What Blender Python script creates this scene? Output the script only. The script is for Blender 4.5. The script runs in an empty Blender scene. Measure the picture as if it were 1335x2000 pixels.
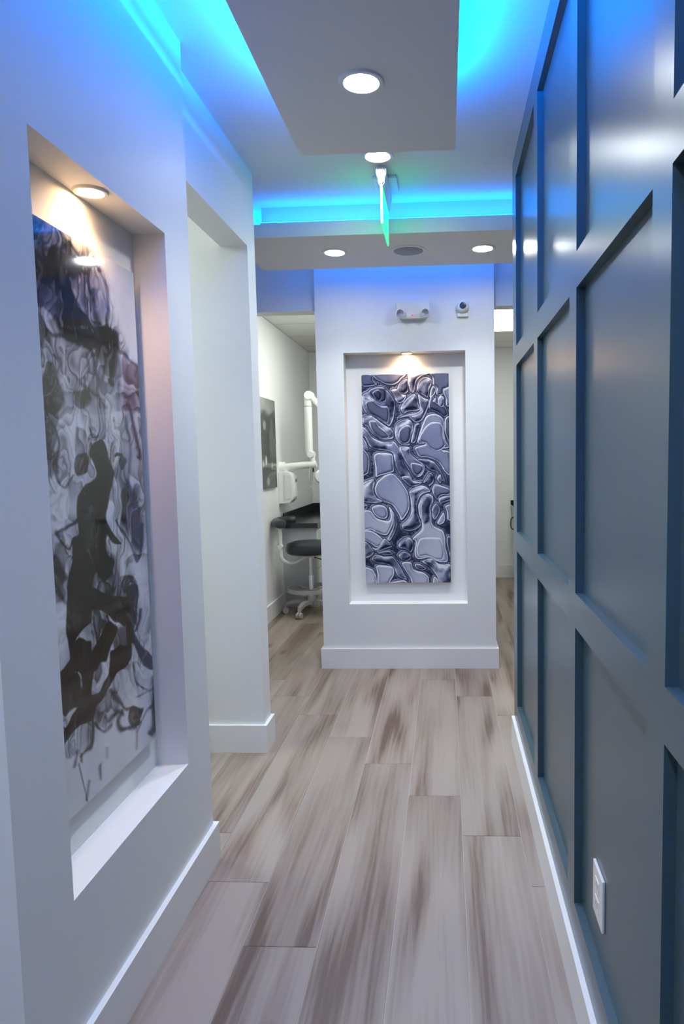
import bpy, bmesh, math, random
import numpy as np
from mathutils import Vector, Matrix
random.seed(7)
S = bpy.context.scene
C = S.collection
PI = math.pi

# ------------------------------------------------------------------ camera
H = 1.37
YAW, PITCH, ROLL = (math.radians(a) for a in (2.94999, 4.80306, -0.94789))
F_PX, CX, CY = 1333.0, 667.5 + 134.65, 1000 + 5.86
fw = Vector((-math.sin(YAW)*math.cos(PITCH), math.cos(YAW)*math.cos(PITCH), -math.sin(PITCH)))
rt = Vector((math.cos(YAW), math.sin(YAW), 0)); up = rt.cross(fw)
r_ = rt*math.cos(ROLL) + up*math.sin(ROLL); u_ = up*math.cos(ROLL) - rt*math.sin(ROLL)
cam = bpy.data.cameras.new('camera'); cam_o = bpy.data.objects.new('camera', cam); C.objects.link(cam_o)
cam_o.matrix_world = Matrix(((r_.x, u_.x, -fw.x, 0), (r_.y, u_.y, -fw.y, 0), (r_.z, u_.z, -fw.z, H), (0, 0, 0, 1)))
cam.sensor_fit = 'VERTICAL'; cam.sensor_height = 36; cam.sensor_width = 24
cam.lens = 36*F_PX/2000; cam.shift_x = -(CX-667.5)/2000; cam.shift_y = (CY-1000)/2000
cam.clip_start = 0.02
S.camera = cam_o

# ------------------------------------------------------------------ light levels
S.view_settings.view_transform = 'Standard'; S.view_settings.look = 'None'
S.view_settings.exposure = 0.25; S.view_settings.gamma = 1.0; S.view_settings.use_curve_mapping = False
S.cycles.max_bounces = 6; S.cycles.diffuse_bounces = 4; S.cycles.glossy_bounces = 3; S.cycles.adaptive_threshold = .035; S.cycles.sample_clamp_indirect = 6.0
S.cycles.caustics_reflective = False; S.cycles.caustics_refractive = False
W = bpy.data.worlds.new('world'); S.world = W; W.use_nodes = True
W.node_tree.nodes['Background'].inputs[0].default_value = (0.80, 0.90, 1.0, 1)
W.node_tree.nodes['Background'].inputs[1].default_value = 0.10
SPOT_W = 58.0              # cool white downlights (watts)
WARM_W = 12.0               # warm niche lights (watts)
BLUE = 2300.0               # cove LED tape
ROOM = 9.0                 # flat ceiling panels of the treatment rooms
PASSAGE = 20.0             # flat ceiling panels of the side passages
BLUE_COL = (0.0, 0.21, 1.0)
COOL = (.88, .96, 1.0); WARMC = (1.0, .60, .28)

# ------------------------------------------------------------------ materials
def lin(c):
    return tuple(((x/255)/12.92 if x/255 <= .04045 else ((x/255+.055)/1.055)**2.4) for x in c)
MATS = {}
def pmat(name, rgb, rough=.5, metal=0, spec=.5, coat=0, noise=0, bump=0, bscale=200, emis=None, estr=0):
    if name in MATS: return MATS[name]
    m = bpy.data.materials.new(name); m.use_nodes = True; nt = m.node_tree; N = nt.nodes; L = nt.links
    b = N['Principled BSDF']
    b.inputs['Base Color'].default_value = (*rgb, 1); b.inputs['Roughness'].default_value = rough
    b.inputs['Metallic'].default_value = metal; b.inputs['Specular IOR Level'].default_value = spec
    b.inputs['Coat Weight'].default_value = coat; b.inputs['Coat Roughness'].default_value = .03
    tc = N.new('ShaderNodeTexCoord')
    n = N.new('ShaderNodeTexNoise'); n.inputs['Scale'].default_value = bscale; n.inputs['Detail'].default_value = 1
    L.new(tc.outputs['Object'], n.inputs['Vector'])
    if noise:
        mx = N.new('ShaderNodeMix'); mx.data_type = 'RGBA'
        mx.inputs[6].default_value = (*[c*(1-noise) for c in rgb], 1); mx.inputs[7].default_value = (*[min(1, c*(1+noise)) for c in rgb], 1)
        L.new(n.outputs['Fac'], mx.inputs[0]); L.new(mx.outputs[2], b.inputs['Base Color'])
    if bump:
        bp = N.new('ShaderNodeBump'); bp.inputs['Strength'].default_value = bump; bp.inputs['Distance'].default_value = .002
        L.new(n.outputs['Fac'], bp.inputs['Height']); L.new(bp.outputs['Normal'], b.inputs['Normal'])
    if emis:
        b.inputs['Emission Color'].default_value = (*emis, 1); b.inputs['Emission Strength'].default_value = estr
    MATS[name] = m
    return m
M_WALL = pmat('white wall paint', (.80, .80, .80), .55, spec=.35, noise=.01)
M_CEIL = pmat('ceiling paint', (.78, .78, .78), .8, spec=.2, noise=.01)
M_BASE = pmat('white semi gloss trim', (.82, .82, .82), .3, noise=.01)
M_BLUEP = pmat('slate blue paint', (.056, .103, .124), .28, spec=.55, bump=.04, bscale=60, noise=.03)
M_TRIM = pmat('white plastic', (.8, .8, .8), .4, noise=.01)
M_WHITE = pmat('white enamel', (.82, .83, .80), .3, noise=.01)
M_GREY = pmat('grey enamel', (.42, .41, .40), .35, noise=.03)
M_CHROME = pmat('chrome', (.7, .7, .72), .15, metal=1, noise=.02)
M_DARKM = pmat('dark metal', (.03, .03, .035), .3, metal=.6, noise=.05)
M_VINYL = pmat('black vinyl', (.016, .02, .028), .33, spec=.6, bump=.08, bscale=500, noise=.1)
M_STONE = pmat('black quartz', (.02, .022, .025), .12, spec=.6, noise=.3, bscale=900)
M_CAB = pmat('grey laminate', (.50, .53, .56), .4, noise=.02, bscale=40)
M_CABW = pmat('white laminate', (.75, .77, .76), .4, noise=.02, bscale=40)
M_TILE = pmat('acoustic tile', (.74, .74, .70), .9, spec=.1, bump=.3, bscale=400, noise=.05)
M_GRID = pmat('ceiling grid metal', (.55, .56, .54), .5, noise=.02)
M_GRILLE = pmat('speaker grille', (.30, .31, .36), .6, noise=.3, bscale=1500)
M_BLACK = pmat('black plastic', (.008, .008, .01), .2, noise=.1)
M_ACR = pmat('acrylic edge', (.75, .77, .80), .1, noise=.01)
M_SUB = pmat('pale joint filler', (.50, .46, .42), .7, noise=.05)
M_DL = pmat('cool white lens', (.9, .9, .9), .4, emis=(.92, .97, 1.0), estr=120, noise=.001)
M_WL = pmat('warm white lens', (.9, .8, .7), .4, emis=(1.0, .64, .33), estr=75, noise=.001)
M_LED = pmat('blue led tape', (.1, .2, .6), .4, emis=BLUE_COL, estr=BLUE, noise=.001)
M_LED2 = pmat('blue led tape dimmed', (.1, .2, .6), .4, emis=BLUE_COL, estr=BLUE*.020, noise=.001)
M_PANEL = pmat('flat panel diffuser', (.9, .9, .9), .4, emis=(.95, 1.0, .93), estr=ROOM, noise=.001)
M_PANEL2 = pmat('passage panel diffuser', (.9, .9, .9), .4, emis=(.90, 1.0, .94), estr=PASSAGE, noise=.001)
M_EXITG = pmat('green lit acrylic', (.0, .5, .25), .1, emis=(0.0, 1.0, .22), estr=1.6, noise=.001)
M_EXITW = pmat('lit acrylic edge', (.9, .95, .9), .1, emis=(.75, 1.0, .85), estr=2.5, noise=.001)
M_RED = pmat('red indicator', (.6, .02, .02), .3, emis=(1, .05, .05), estr=1.0, noise=.001)

def wood_material():
    m = bpy.data.materials.new('grey brown vinyl plank'); m.use_nodes = True; nt = m.node_tree; N = nt.nodes; L = nt.links
    b = N['Principled BSDF']
    tc = N.new('ShaderNodeTexCoord'); oi = N.new('ShaderNodeObjectInfo')
    off = N.new('ShaderNodeVectorMath'); off.operation = 'SCALE'; off.inputs[0].default_value = (17.3, 41.7, 9.1)
    L.new(oi.outputs['Random'], off.inputs['Scale'])
    add = N.new('ShaderNodeVectorMath'); L.new(tc.outputs['Object'], add.inputs[0]); L.new(off.outputs[0], add.inputs[1])
    def noise(scale, sc, det, dist=0, rough=.5):
        mp = N.new('ShaderNodeMapping'); mp.inputs['Scale'].default_value = sc; L.new(add.outputs[0], mp.inputs[0])
        n = N.new('ShaderNodeTexNoise'); n.inputs['Scale'].default_value = scale; n.inputs['Detail'].default_value = det
        n.inputs['Distortion'].default_value = dist; n.inputs['Roughness'].default_value = rough
        L.new(mp.outputs[0], n.inputs['Vector']); return n
    band = noise(1.0, (8, .9, 1), 1, .6)
    streak = noise(1.0, (30, 1.5, 1), 3, 1.0, .55)
    grain = noise(1.0, (240, 8, 1), 3, .2, .6)
    r1 = N.new('ShaderNodeValToRGB'); e = r1.color_ramp.elements
    e[0].position = .30; e[0].color = (*lin((100, 81, 68)), 1); e[1].position = .62; e[1].color = (*lin((153, 140, 129)), 1)
    k = e.new(.44); k.color = (*lin((136, 121, 109)), 1)
    def mixv(a, bb, f):
        mm = N.new('ShaderNodeMath'); mm.operation = 'MULTIPLY_ADD'; mm.inputs[1].default_value = f
        L.new(a, mm.inputs[0]); L.new(bb, mm.inputs[2]); return mm.outputs[0]
    sb = N.new('ShaderNodeMath'); sb.operation = 'SUBTRACT'; sb.inputs[1].default_value = .5; L.new(streak.outputs['Fac'], sb.inputs[0])
    gb = N.new('ShaderNodeMath'); gb.operation = 'SUBTRACT'; gb.inputs[1].default_value = .5; L.new(grain.outputs['Fac'], gb.inputs[0])
    wv_map = N.new('ShaderNodeMapping'); wv_map.inputs['Scale'].default_value = (1.0, .075, 1); L.new(add.outputs[0], wv_map.inputs[0])
    wv = N.new('ShaderNodeTexWave'); wv.inputs['Scale'].default_value = 13; wv.inputs['Distortion'].default_value = 9; wv.inputs['Detail'].default_value = 2; wv.inputs['Detail Scale'].default_value = 1.3
    L.new(wv_map.outputs[0], wv.inputs['Vector'])
    wb = N.new('ShaderNodeMath'); wb.operation = 'SUBTRACT'; wb.inputs[1].default_value = .5; L.new(wv.outputs['Fac'], wb.inputs[0])
    v = mixv(sb.outputs[0], band.outputs['Fac'], .24)
    v = mixv(wb.outputs[0], v, .06)
    v = mixv(gb.outputs[0], v, .15)
    L.new(v, r1.inputs[0])
    # knots
    kn_map = N.new('ShaderNodeMapping'); kn_map.inputs['Scale'].default_value = (3.1, 1.15, 1); L.new(add.outputs[0], kn_map.inputs[0])
    vo = N.new('ShaderNodeTexVoronoi'); vo.inputs['Scale'].default_value = 1.0; vo.inputs['Randomness'].default_value = 1
    L.new(kn_map.outputs[0], vo.inputs['Vector'])
    kr = N.new('ShaderNodeValToRGB'); ke = kr.color_ramp.elements
    ke[0].position = .015; ke[0].color = (.45, .40, .38, 1); ke[1].position = .10; ke[1].color = (1, 1, 1, 1)
    L.new(vo.outputs['Distance'], kr.inputs[0])
    mul = N.new('ShaderNodeMix'); mul.data_type = 'RGBA'; mul.blend_type = 'MULTIPLY'; mul.inputs[0].default_value = 1
    L.new(r1.outputs[0], mul.inputs[6]); L.new(kr.outputs[0], mul.inputs[7])
    hs = N.new('ShaderNodeHueSaturation'); L.new(mul.outputs[2], hs.inputs['Color'])
    mr = N.new('ShaderNodeMapRange'); mr.inputs[3].default_value = .88; mr.inputs[4].default_value = 1.08
    L.new(oi.outputs['Random'], mr.inputs[0]); L.new(mr.outputs[0], hs.inputs['Value'])
    L.new(hs.outputs[0], b.inputs['Base Color'])
    b.inputs['Roughness'].default_value = .42; b.inputs['Specular IOR Level'].default_value = .4
    bp = N.new('ShaderNodeBump'); bp.inputs['Strength'].default_value = .12; bp.inputs['Distance'].default_value = .001
    L.new(grain.outputs['Fac'], bp.inputs['Height']); L.new(bp.outputs['Normal'], b.inputs['Normal'])
    return m
M_WOOD = wood_material()

def print_material(name, rough=.06):
    m = bpy.data.materials.new(name); m.use_nodes = True; N = m.node_tree.nodes
    a = N.new('ShaderNodeAttribute'); a.attribute_name = 'Col'
    m.node_tree.links.new(a.outputs['Color'], N['Principled BSDF'].inputs['Base Color'])
    N['Principled BSDF'].inputs['Roughness'].default_value = rough
    N['Principled BSDF'].inputs['Specular IOR Level'].default_value = .5
    return m
M_PRINT = print_material('glossy face mounted print')

# ------------------------------------------------------------------ mesh helpers
def add_box(bm, x0, x1, y0, y1, z0, z1):
    v = [bm.verts.new(p) for p in ((x0,y0,z0),(x1,y0,z0),(x1,y1,z0),(x0,y1,z0),(x0,y0,z1),(x1,y0,z1),(x1,y1,z1),(x0,y1,z1))]
    for f in ((3,2,1,0),(4,5,6,7),(0,1,5,4),(1,2,6,5),(2,3,7,6),(3,0,4,7)): bm.faces.new([v[i] for i in f])
def add_lathe(bm, prof, n=32, M=None):
    rings = []
    for (r, z) in prof:
        if r < 1e-6: rings.append([bm.verts.new((0, 0, z))])
        else: rings.append([bm.verts.new((r*math.cos(2*PI*i/n), r*math.sin(2*PI*i/n), z)) for i in range(n)])
    new = [v for g in rings for v in g]
    for a, b in zip(rings, rings[1:]):
        for i in range(n):
            j = (i+1) % n
            if len(a) == 1 and len(b) == 1: continue
            if len(a) == 1: bm.faces.new((a[0], b[j], b[i]))
            elif len(b) == 1: bm.faces.new((a[i], a[j], b[0]))
            else: bm.faces.new((a[i], a[j], b[j], b[i]))
    if M is not None:
        for v in new: v.co = M @ v.co
def add_tube(bm, pts, rad, n=12, caps=True):
    pts = [Vector(p) for p in pts]
    rads = rad if isinstance(rad, (list, tuple)) else [rad]*len(pts)
    rings = []; prev = None
    for i, p in enumerate(pts):
        t = (pts[min(i+1, len(pts)-1)] - pts[max(i-1, 0)]).normalized()
        a = prev if prev is not None else (Vector((0, 0, 1)) if abs(t.z) < .9 else Vector((1, 0, 0)))
        a = (a - t*a.dot(t)).normalized(); b = t.cross(a); prev = a
        rings.append([bm.verts.new(p + (a*math.cos(2*PI*k/n) + b*math.sin(2*PI*k/n))*rads[i]) for k in range(n)])
    for A, B in zip(rings, rings[1:]):
        for k in range(n): bm.faces.new((A[k], A[(k+1) % n], B[(k+1) % n], B[k]))
    if caps: bm.faces.new(rings[0][::-1]); bm.faces.new(rings[-1])
def smooth_curve(pts, n=8):
    pts = [Vector(p) for p in pts]; P = [pts[0]] + pts + [pts[-1]]; out = []
    for i in range(1, len(P)-2):
        for k in range(n):
            t = k/n; a, b, c, d = P[i-1], P[i], P[i+1], P[i+2]
            out.append(.5*((2*b) + (c-a)*t + (2*a-5*b+4*c-d)*t*t + (3*b-a-3*c+d)*t**3))
    return out + [pts[-1]]
def obj(name, bm, mat, parent=None, smooth=False, bevel=0):
    if bevel: bmesh.ops.bevel(bm, geom=[e for e in bm.edges], offset=bevel, segments=2, affect='EDGES', profile=.5)
    bmesh.ops.recalc_face_normals(bm, faces=bm.faces)
    me = bpy.data.meshes.new(name); bm.to_mesh(me); bm.free(); me.materials.append(mat)
    if smooth:
        me.polygons.foreach_set('use_smooth', [True]*len(me.polygons))
        try: me.set_sharp_from_angle(angle=math.radians(40))
        except Exception: pass
    o = bpy.data.objects.new(name, me); C.objects.link(o)
    if parent is not None: o.parent = parent
    return o
def box(name, x0, x1, y0, y1, z0, z1, mat, parent=None, bevel=0):
    """box with its origin at its centre (so object-space textures stay put)"""
    c = Vector(((x0+x1)/2, (y0+y1)/2, (z0+z1)/2)); bm = bmesh.new()
    add_box(bm, x0-c.x, x1-c.x, y0-c.y, y1-c.y, z0-c.z, z1-c.z)
    o = obj(name, bm, mat, None, False, bevel); place(o, c, parent); return o
def place(o, loc, parent=None):
    if parent is not None:
        o.parent = parent; o.location = Vector(loc) - wloc(parent)
    else: o.location = loc
def wloc(o):
    l = Vector(o.location)
    while o.parent: o = o.parent; l += Vector(o.location)
    return l
def boxes(name, lst, mat, parent=None):
    bm = bmesh.new()
    for b in lst: add_box(bm, *b)
    return obj(name, bm, mat, parent)
def struct(o): o['kind'] = 'structure'; return o
def tag(o, label, cat, group=None):
    o['label'] = label; o['category'] = cat
    if group: o['group'] = group
    return o
def thing(name, label, cat, loc=(0, 0, 0), group=None):
    o = bpy.data.objects.new(name, None); C.objects.link(o); o.location = loc; o.empty_display_size = .1
    return tag(o, label, cat, group)
def lathe(name, prof, mat, parent, loc=(0, 0, 0), n=32, rot=None):
    bm = bmesh.new(); add_lathe(bm, prof, n, rot); o = obj(name, bm, mat, parent, True); o.location = loc; return o
def tube(name, pts, rad, mat, parent, n=12):
    bm = bmesh.new(); add_tube(bm, pts, rad, n); return obj(name, bm, mat, parent, True)

# ------------------------------------------------------------------ measured layout (metres)
ZC = 2.671                                   # corridor ceiling
XA, YA0, YA1 = -.809, 1.171, 2.204           # left wall with niche
XB, XBH, YB0, YB1, HB = -.865, -.987, 3.075, 3.196, 2.318
XR, YR = .315, 3.194                         # batten faces of right wall
P0, P1, YP = -.811, .314, 4.359              # art pillar
YH, YH2 = 4.440, 4.555                       # headers of the treatment room openings
XW, YBK, ZR = -1.514, 7.705, 2.564           # treatment room: left wall, back wall, tile ceiling
BB = .132

# ------------------------------------------------------------------ floor: planks one by one
floor = struct(box('floor', -3.6, 2.4, -2.6, 7.9, -.06, -.002, M_SUB))
PW, PL = .212, 1.450
bm = bmesh.new(); add_box(bm, -PW/2+.0009, PW/2-.0009, -PL/2+.0009, PL/2-.0009, -.004, .002)
bmesh.ops.bevel(bm, geom=[e for e in bm.edges if all(v.co.z > 0 for v in e.verts)], offset=.0006, segments=1, affect='EDGES')
pl0 = obj('plank', bm, M_WOOD)
first = True
for k in range(-11, 6):
    xc = .045 + PW*(k+.5)
    y0 = 2.377 - .29*k; y0 -= PL*math.ceil((y0+2.4)/PL)
    y = y0
    while y < 7.75:
        yc = y + PL/2
        vis = not (yc < .2 or (xc < -2.2) or (xc > 1.1))
        if vis or (-1.6 < yc and xc > -2.6):
            o = pl0 if first else pl0.copy()
            if not first: C.objects.link(o)
            first = False
            place(o, (xc, yc, -.002), floor)
        y += PL

# ------------------------------------------------------------------ ceiling and walls
struct(boxes('ceiling', [(-3.6, 2.4, -2.6, 4.5, ZC, ZC+.1)], M_CEIL))
n0, n1, nb, nt, XNA = 1.355, 2.014, .432, 2.034, -.905
struct(boxes('wall_left', [(-1.05, XA, YA0, n0, 0, ZC), (-1.05, XA, n1, YA1, 0, ZC), (-1.05, XA, n0, n1, 0, nb), (-1.05, XA, n0, n1, nt, ZC),
                           (-1.05, XNA, n0, n1, nb, nt), (-3.6, -1.05, YA0, YA0+.14, 0, ZC), (-3.6, -1.05, YA1-.14, YA1, 0, ZC)], M_WALL))
struct(boxes('wall_left_header', [(XBH, XB, YA1, YB0, HB, ZC)], M_WALL))
struct(boxes('wall_left_far', [(-3.6, XB, YB0, YB1, 0, ZC)], M_WALL))
q0, q1, qb, qt, YNP = -.636, .133, .424, 2.036, 4.461
pil = struct(boxes('wall_pillar', [(P0, q0, YP, 4.8, 0, ZC), (q1, P1, YP, 4.8, 0, ZC), (q0, q1, YP, 4.8, 0, qb), (q0, q1, YP, 4.8, qt, ZC), (q0, q1, YNP, 4.8, qb, qt)], M_WALL))
struct(boxes('wall_header_left', [(-3.6, P0, YH, YH2, HB, ZC), (-3.6, XW, YH, YH2, 0, HB)], M_WALL))
struct(boxes('wall_header_right', [(P1, 2.4, YH, YH2, HB, ZC), (1.6, 2.4, YH, YH2, 0, HB)], M_WALL))
struct(boxes('wall_room_left', [(XW-.1, XW, YH2, YBK, 0, ZR+.1)], M_WALL))
struct(boxes('wall_room_back', [(XW-.1, 1.7, YBK, YBK+.1, 0, ZR+.1)], M_WALL))
struct(boxes('wall_room_divider', [(-.32, -.2, 4.8, YBK, 0, ZR+.1)], M_WALL))
struct(boxes('wall_room_right', [(1.6, 1.7, YH2, YBK, 0, ZR+.1)], M_WALL))
struct(boxes('wall_rear', [(-3.6, 2.4, -2.7, -2.6, 0, ZC)], M_WALL))
struct(boxes('wall_side', [(-3.7, -3.6, -2.6, 4.5, 0, ZC)], M_WALL))
struct(boxes('wall_cross', [(2.4, 2.5, 3.194, 4.5, 0, ZC)], M_WALL))

# right wall: flat board with battens
wr = struct(box('wall_right', XR+.02, XR+.16, -2.6, YR, 0, ZC, M_BLUEP))
stiles = []
y = 3.056; box('stile', XR, XR+.02, y, YR, 0, ZC, M_BLUEP, wr)
ends = [3.056]
for k in range(8):
    yn = 2.457 - .69*k; yf = yn - .09
    box('stile', XR, XR+.02, yf, yn, 0, ZC, M_BLUEP, wr)
    for (za, zb_) in ((0, .227), (.945, 1.031), (1.765, 1.849), (2.563, ZC)):
        box('rail', XR, XR+.02, yn, ends[-1], za, zb_, M_BLUEP, wr)
    ends.append(yf)

# baseboards
def base(name, lst): return struct(boxes(name, lst, M_BASE))
T = .016
base('baseboard_left', [(XA, XA+T, YA0, YA1+T, 0, BB), (-3.6, XA, YA1, YA1+T, 0, BB), (-3.6, XA+T, YA0-T, YA0, 0, BB)])
base('baseboard_left_far', [(-3.6, XB+T, YB0-T, YB0, 0, BB), (XB, XB+T, YB0, YB1+T, 0, BB), (-3.6, XB, YB1, YB1+T, 0, BB)])
base('baseboard_pillar', [(P0-T, P1+T, YP-T, YP, 0, BB), (P0-T, P0, YP, 4.8, 0, BB), (P1, P1+T, YP, 4.8, 0, BB)])
base('baseboard_right', [(XR-.014, XR, -2.6, YR, 0, BB)])
base('baseboard_room_left', [(XW, XW+.015, YH2, 6.2, 0, .14)])
base('baseboard_room_back', [(-.2, 1.6, YBK-.015, YBK, 0, .14)])

# tile ceiling of the treatment rooms
rc = struct(boxes('ceiling_room', [(XW, 1.6, YH2, YBK, ZR+.02, ZR+.06)], M_TILE))
tile0 = None
skip = {}
XT0, YT0, TS = -1.514, 6.094, .61
tx = [-1.514, -.904, -.294, .40-.61+.0, .40, 1.01, 1.6]
ty = [YH2, 4.874, 5.484, 6.094, 6.704, 7.314, YBK]
cols = [(-1.514, -.904), (-.904, -.32), (-.2, .40), (.40, 1.01), (1.01, 1.6)]
for (xa, xb) in cols:
    for ya, yb in zip(ty, ty[1:]):
        if (xa == .40 and ya in (5.484, 6.094)) or (xa == -.904 and ya in (4.874, 5.484)): continue       # light panels sit here
        box('tile', xa+.012, xb-.012, ya+.012, yb-.012, ZR+.002, ZR+.018, M_TILE, rc)
bm = bmesh.new()
for x in (-1.514, -.904, .40, 1.01): add_box(bm, x-.012, x+.012, YH2, YBK, ZR, ZR+.02)
for yv in ty[1:-1]: add_box(bm, XW, 1.6, yv-.012, yv+.012, ZR, ZR+.02)
add_box(bm, XW, 1.6, YBK-.02, YBK, ZR, ZR+.02)
obj('grid_bar', bm, M_GRID, rc)
for xa, ya, lab in ((.412, 5.484, 'glowing flat ceiling light panel seen through the right hand opening'), (-.892, 4.874, 'flat ceiling light panel in the left treatment room behind the pillar')):
    t = thing('ceiling_light_panel', lab, 'ceiling light', (xa+.29, ya+.61, ZR-.001))
    wdt, yb = .56, ya+1.22
    box('diffuser', xa, xa+wdt, ya+.012, yb-.012, ZR+.001, ZR+.012, M_PANEL, t)
    bm = bmesh.new(); c = wloc(t)
    for b in ((xa-.012, xa, ya, yb), (xa+wdt, xa+wdt+.012, ya, yb), (xa, xa+wdt, ya, ya+.012), (xa, xa+wdt, yb-.012, yb)):
        add_box(bm, b[0]-c.x, b[1]-c.x, b[2]-c.y, b[3]-c.y, -.002, .014)
    obj('frame', bm, M_GRID, t)

# ------------------------------------------------------------------ dropped ceiling panels with blue cove light
ZK, TK = 2.50, .065
def cloud(label, x0, x1, y0, y1, cx0, cx1, cy0, cy1, strips, led):
    t = thing('dropped_ceiling_panel', label, 'ceiling panel', ((x0+x1)/2, (y0+y1)/2, ZK))
    box('slab', x0, x1, y0, y1, ZK, ZK+TK, M_CEIL, t)
    box('core', cx0, cx1, cy0, cy1, ZK+TK, ZC, M_CEIL, t)
    for (xa, xb, ya, yb, za, zb) in strips:
        tp = box('led_strip', xa, xb, ya, yb, za, zb, M_TRIM, t)
        bm = bmesh.new(); hx, hy = (xb-xa)/2, (yb-ya)/2
        bm.faces.new([bm.verts.new((sx*hx, sy*hy, 0)) for sx, sy in ((-1, -1), (1, -1), (1, 1), (-1, 1))])
        o = obj('led_diodes', bm, led, tp); o.location = (0, 0, (zb-za)/2+.0008)          # the tape shines upwards
zt = ZK+TK
cloud('long dropped ceiling panel over the corridor near the camera with blue cove light', -.527, .050, -1.6, 2.63, -.36, -.12, -1.5, 2.45,
      [(-.385, -.373, -1.4, 2.36, zt+.004, zt+.014), (-.107, -.095, -1.4, 2.36, zt+.004, zt+.014)], M_LED)
cloud('wide dropped ceiling panel in front of the art pillar with two downlights and speaker', -1.075, .69, 3.547, 4.148, -.936, .55, 3.615, 4.03,
      [(-.93, .53, 3.562, 3.574, zt+.004, zt+.014), (-.93, .53, 4.100, 4.126, zt+.004, zt+.014), (-1.01, -.99, 3.62, 4.02, zt+.004, zt+.014)], M_LED2)

# ------------------------------------------------------------------ recessed lights
def downlight(label, loc, mat, r=.050, rt_=.070, group='recessed downlights', watts=0, col=(1, 1, 1), cone=118, rad=.045):
    t = thing('downlight', label, 'downlight', loc, group)
    lathe('trim', [(r, -.001), (r+.004, -.006), (rt_-.003, -.006), (rt_, -.001), (rt_, 0), (r, 0)], M_TRIM, t)
    sp = bpy.data.lights.new('downlight_beam', 'SPOT'); sp.energy = watts or SPOT_W; sp.color = col; sp.spot_size = math.radians(cone); sp.spot_blend = 1.0; sp.shadow_soft_size = rad
    so = bpy.data.objects.new('downlight_beam', sp); C.objects.link(so); so.parent = t; so.location = (0, 0, -.008)
    lathe('lens', [(0, -.004), (r*.8, -.004), (r, -.002), (r, -.0005), (0, -.0005)], mat, t)
    return t
downlight('white downlight in the long dropped panel, nearest the camera', (-.239, 2.148, ZK), M_DL, col=COOL)
downlight('white downlight in the blue ceiling between the two dropped panels', (-.276, 3.055, ZC), M_DL, col=COOL)
downlight('white downlight left of the speaker in the wide dropped panel', (-.592, 3.825, ZK), M_DL, col=COOL)
downlight('white downlight right of the speaker in the wide dropped panel', (.216, 3.836, ZK), M_DL, col=COOL)
downlight('unseen white downlight added in the long dropped panel to brighten the near corridor', (-.239, .40, ZK), M_DL, col=COOL)  # unseen lamp, added to brighten the floor and left wall near the camera
downlight('warm glowing downlight in the left wall niche above the smoke print', (-.860, 1.692, nt), M_WL, .028, .042, 'warm niche downlights', WARM_W, WARMC, 145, .02)
downlight('warm glowing downlight in the pillar niche above the liquid metal print', (-.237, 4.413, qt), M_WL, .026, .040, 'warm niche downlights', WARM_W, WARMC, 145, .02)
# side passages (not in view): their flat ceiling panels light the left returns
for x, y, lab in ((-2.3, 2.64, 'flat light panel in the side passage ceiling between the two left walls'), (-2.3, .1, 'flat light panel in the side passage ceiling left of the camera')):
    t = thing('ceiling_light_panel', lab, 'ceiling light', (x, y, ZC))
    box('diffuser', x-.29, x+.29, y-.29, y+.29, ZC-.014, ZC-.004, M_PANEL2, t)
    box('frame', x-.305, x+.305, y-.305, y+.305, ZC-.004, ZC, M_GRID, t)

# speaker
t = thing('ceiling_speaker', 'round grey grille speaker in the wide dropped ceiling panel', 'speaker', (-.188, 3.837, ZK))
lathe('grille', [(0, -.006), (.076, -.005), (.080, -.002), (.080, -.0005), (0, -.0005)], M_GRILLE, t, n=48)
lathe('rim', [(.080, -.001), (.083, -.006), (.094, -.004), (.097, 0), (.080, 0)], M_TRIM, t, n=48)

# exit sign, seen end on
ex, ey0, ey1 = -.272, 3.165, 3.500
t = thing('exit_sign', 'edge-lit green exit sign hanging from the ceiling, seen end on', 'exit sign', (ex, (ey0+ey1)/2, ZC))
box('canopy', ex-.050, ex+.062, 3.262, 3.432, ZC-.014, ZC, M_TRIM, t, .003)
bm = bmesh.new(); hl = (ey1-ey0)/2
prof = [(-.017, 0), (-.023, -.012), (-.022, -.030), (-.014, -.055), (-.013, -.072), (-.006, -.083), (.006, -.083), (.013, -.072), (.014, -.055), (.022, -.030), (.023, -.012), (.017, 0)]
va = [bm.verts.new((x, -hl, z)) for x, z in prof]; vb = [bm.verts.new((x, hl, z)) for x, z in prof]
bm.faces.new(va); bm.faces.new(vb[::-1])
for i in range(len(prof)): j = (i+1) % len(prof); bm.faces.new((va[i], vb[i], vb[j], va[j]))
obj('housing', bm, M_TRIM, t)
bm = bmesh.new()
va = [bm.verts.new((x*.86, -hl-.001, z*.9-.006)) for x, z in prof]; vb = [bm.verts.new((x*.70, -hl-.008, z*.8-.010)) for x, z in prof]
bm.faces.new(va[::-1]); bm.faces.new(vb)
for i in range(len(prof)): j = (i+1) % len(prof); bm.faces.new((va[i], vb[i], vb[j], va[j]))
obj('end_cap', bm, M_CHROME, t)
box('panel', ex-.0035, ex+.0035, ey0, ey1, ZC-.246, ZC-.083, M_EXITG, t)
box('lit_edge', ex-.0042, ex+.0042, ey0-.002, ey0, ZC-.246, ZC-.083, M_EXITW, t)

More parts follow.
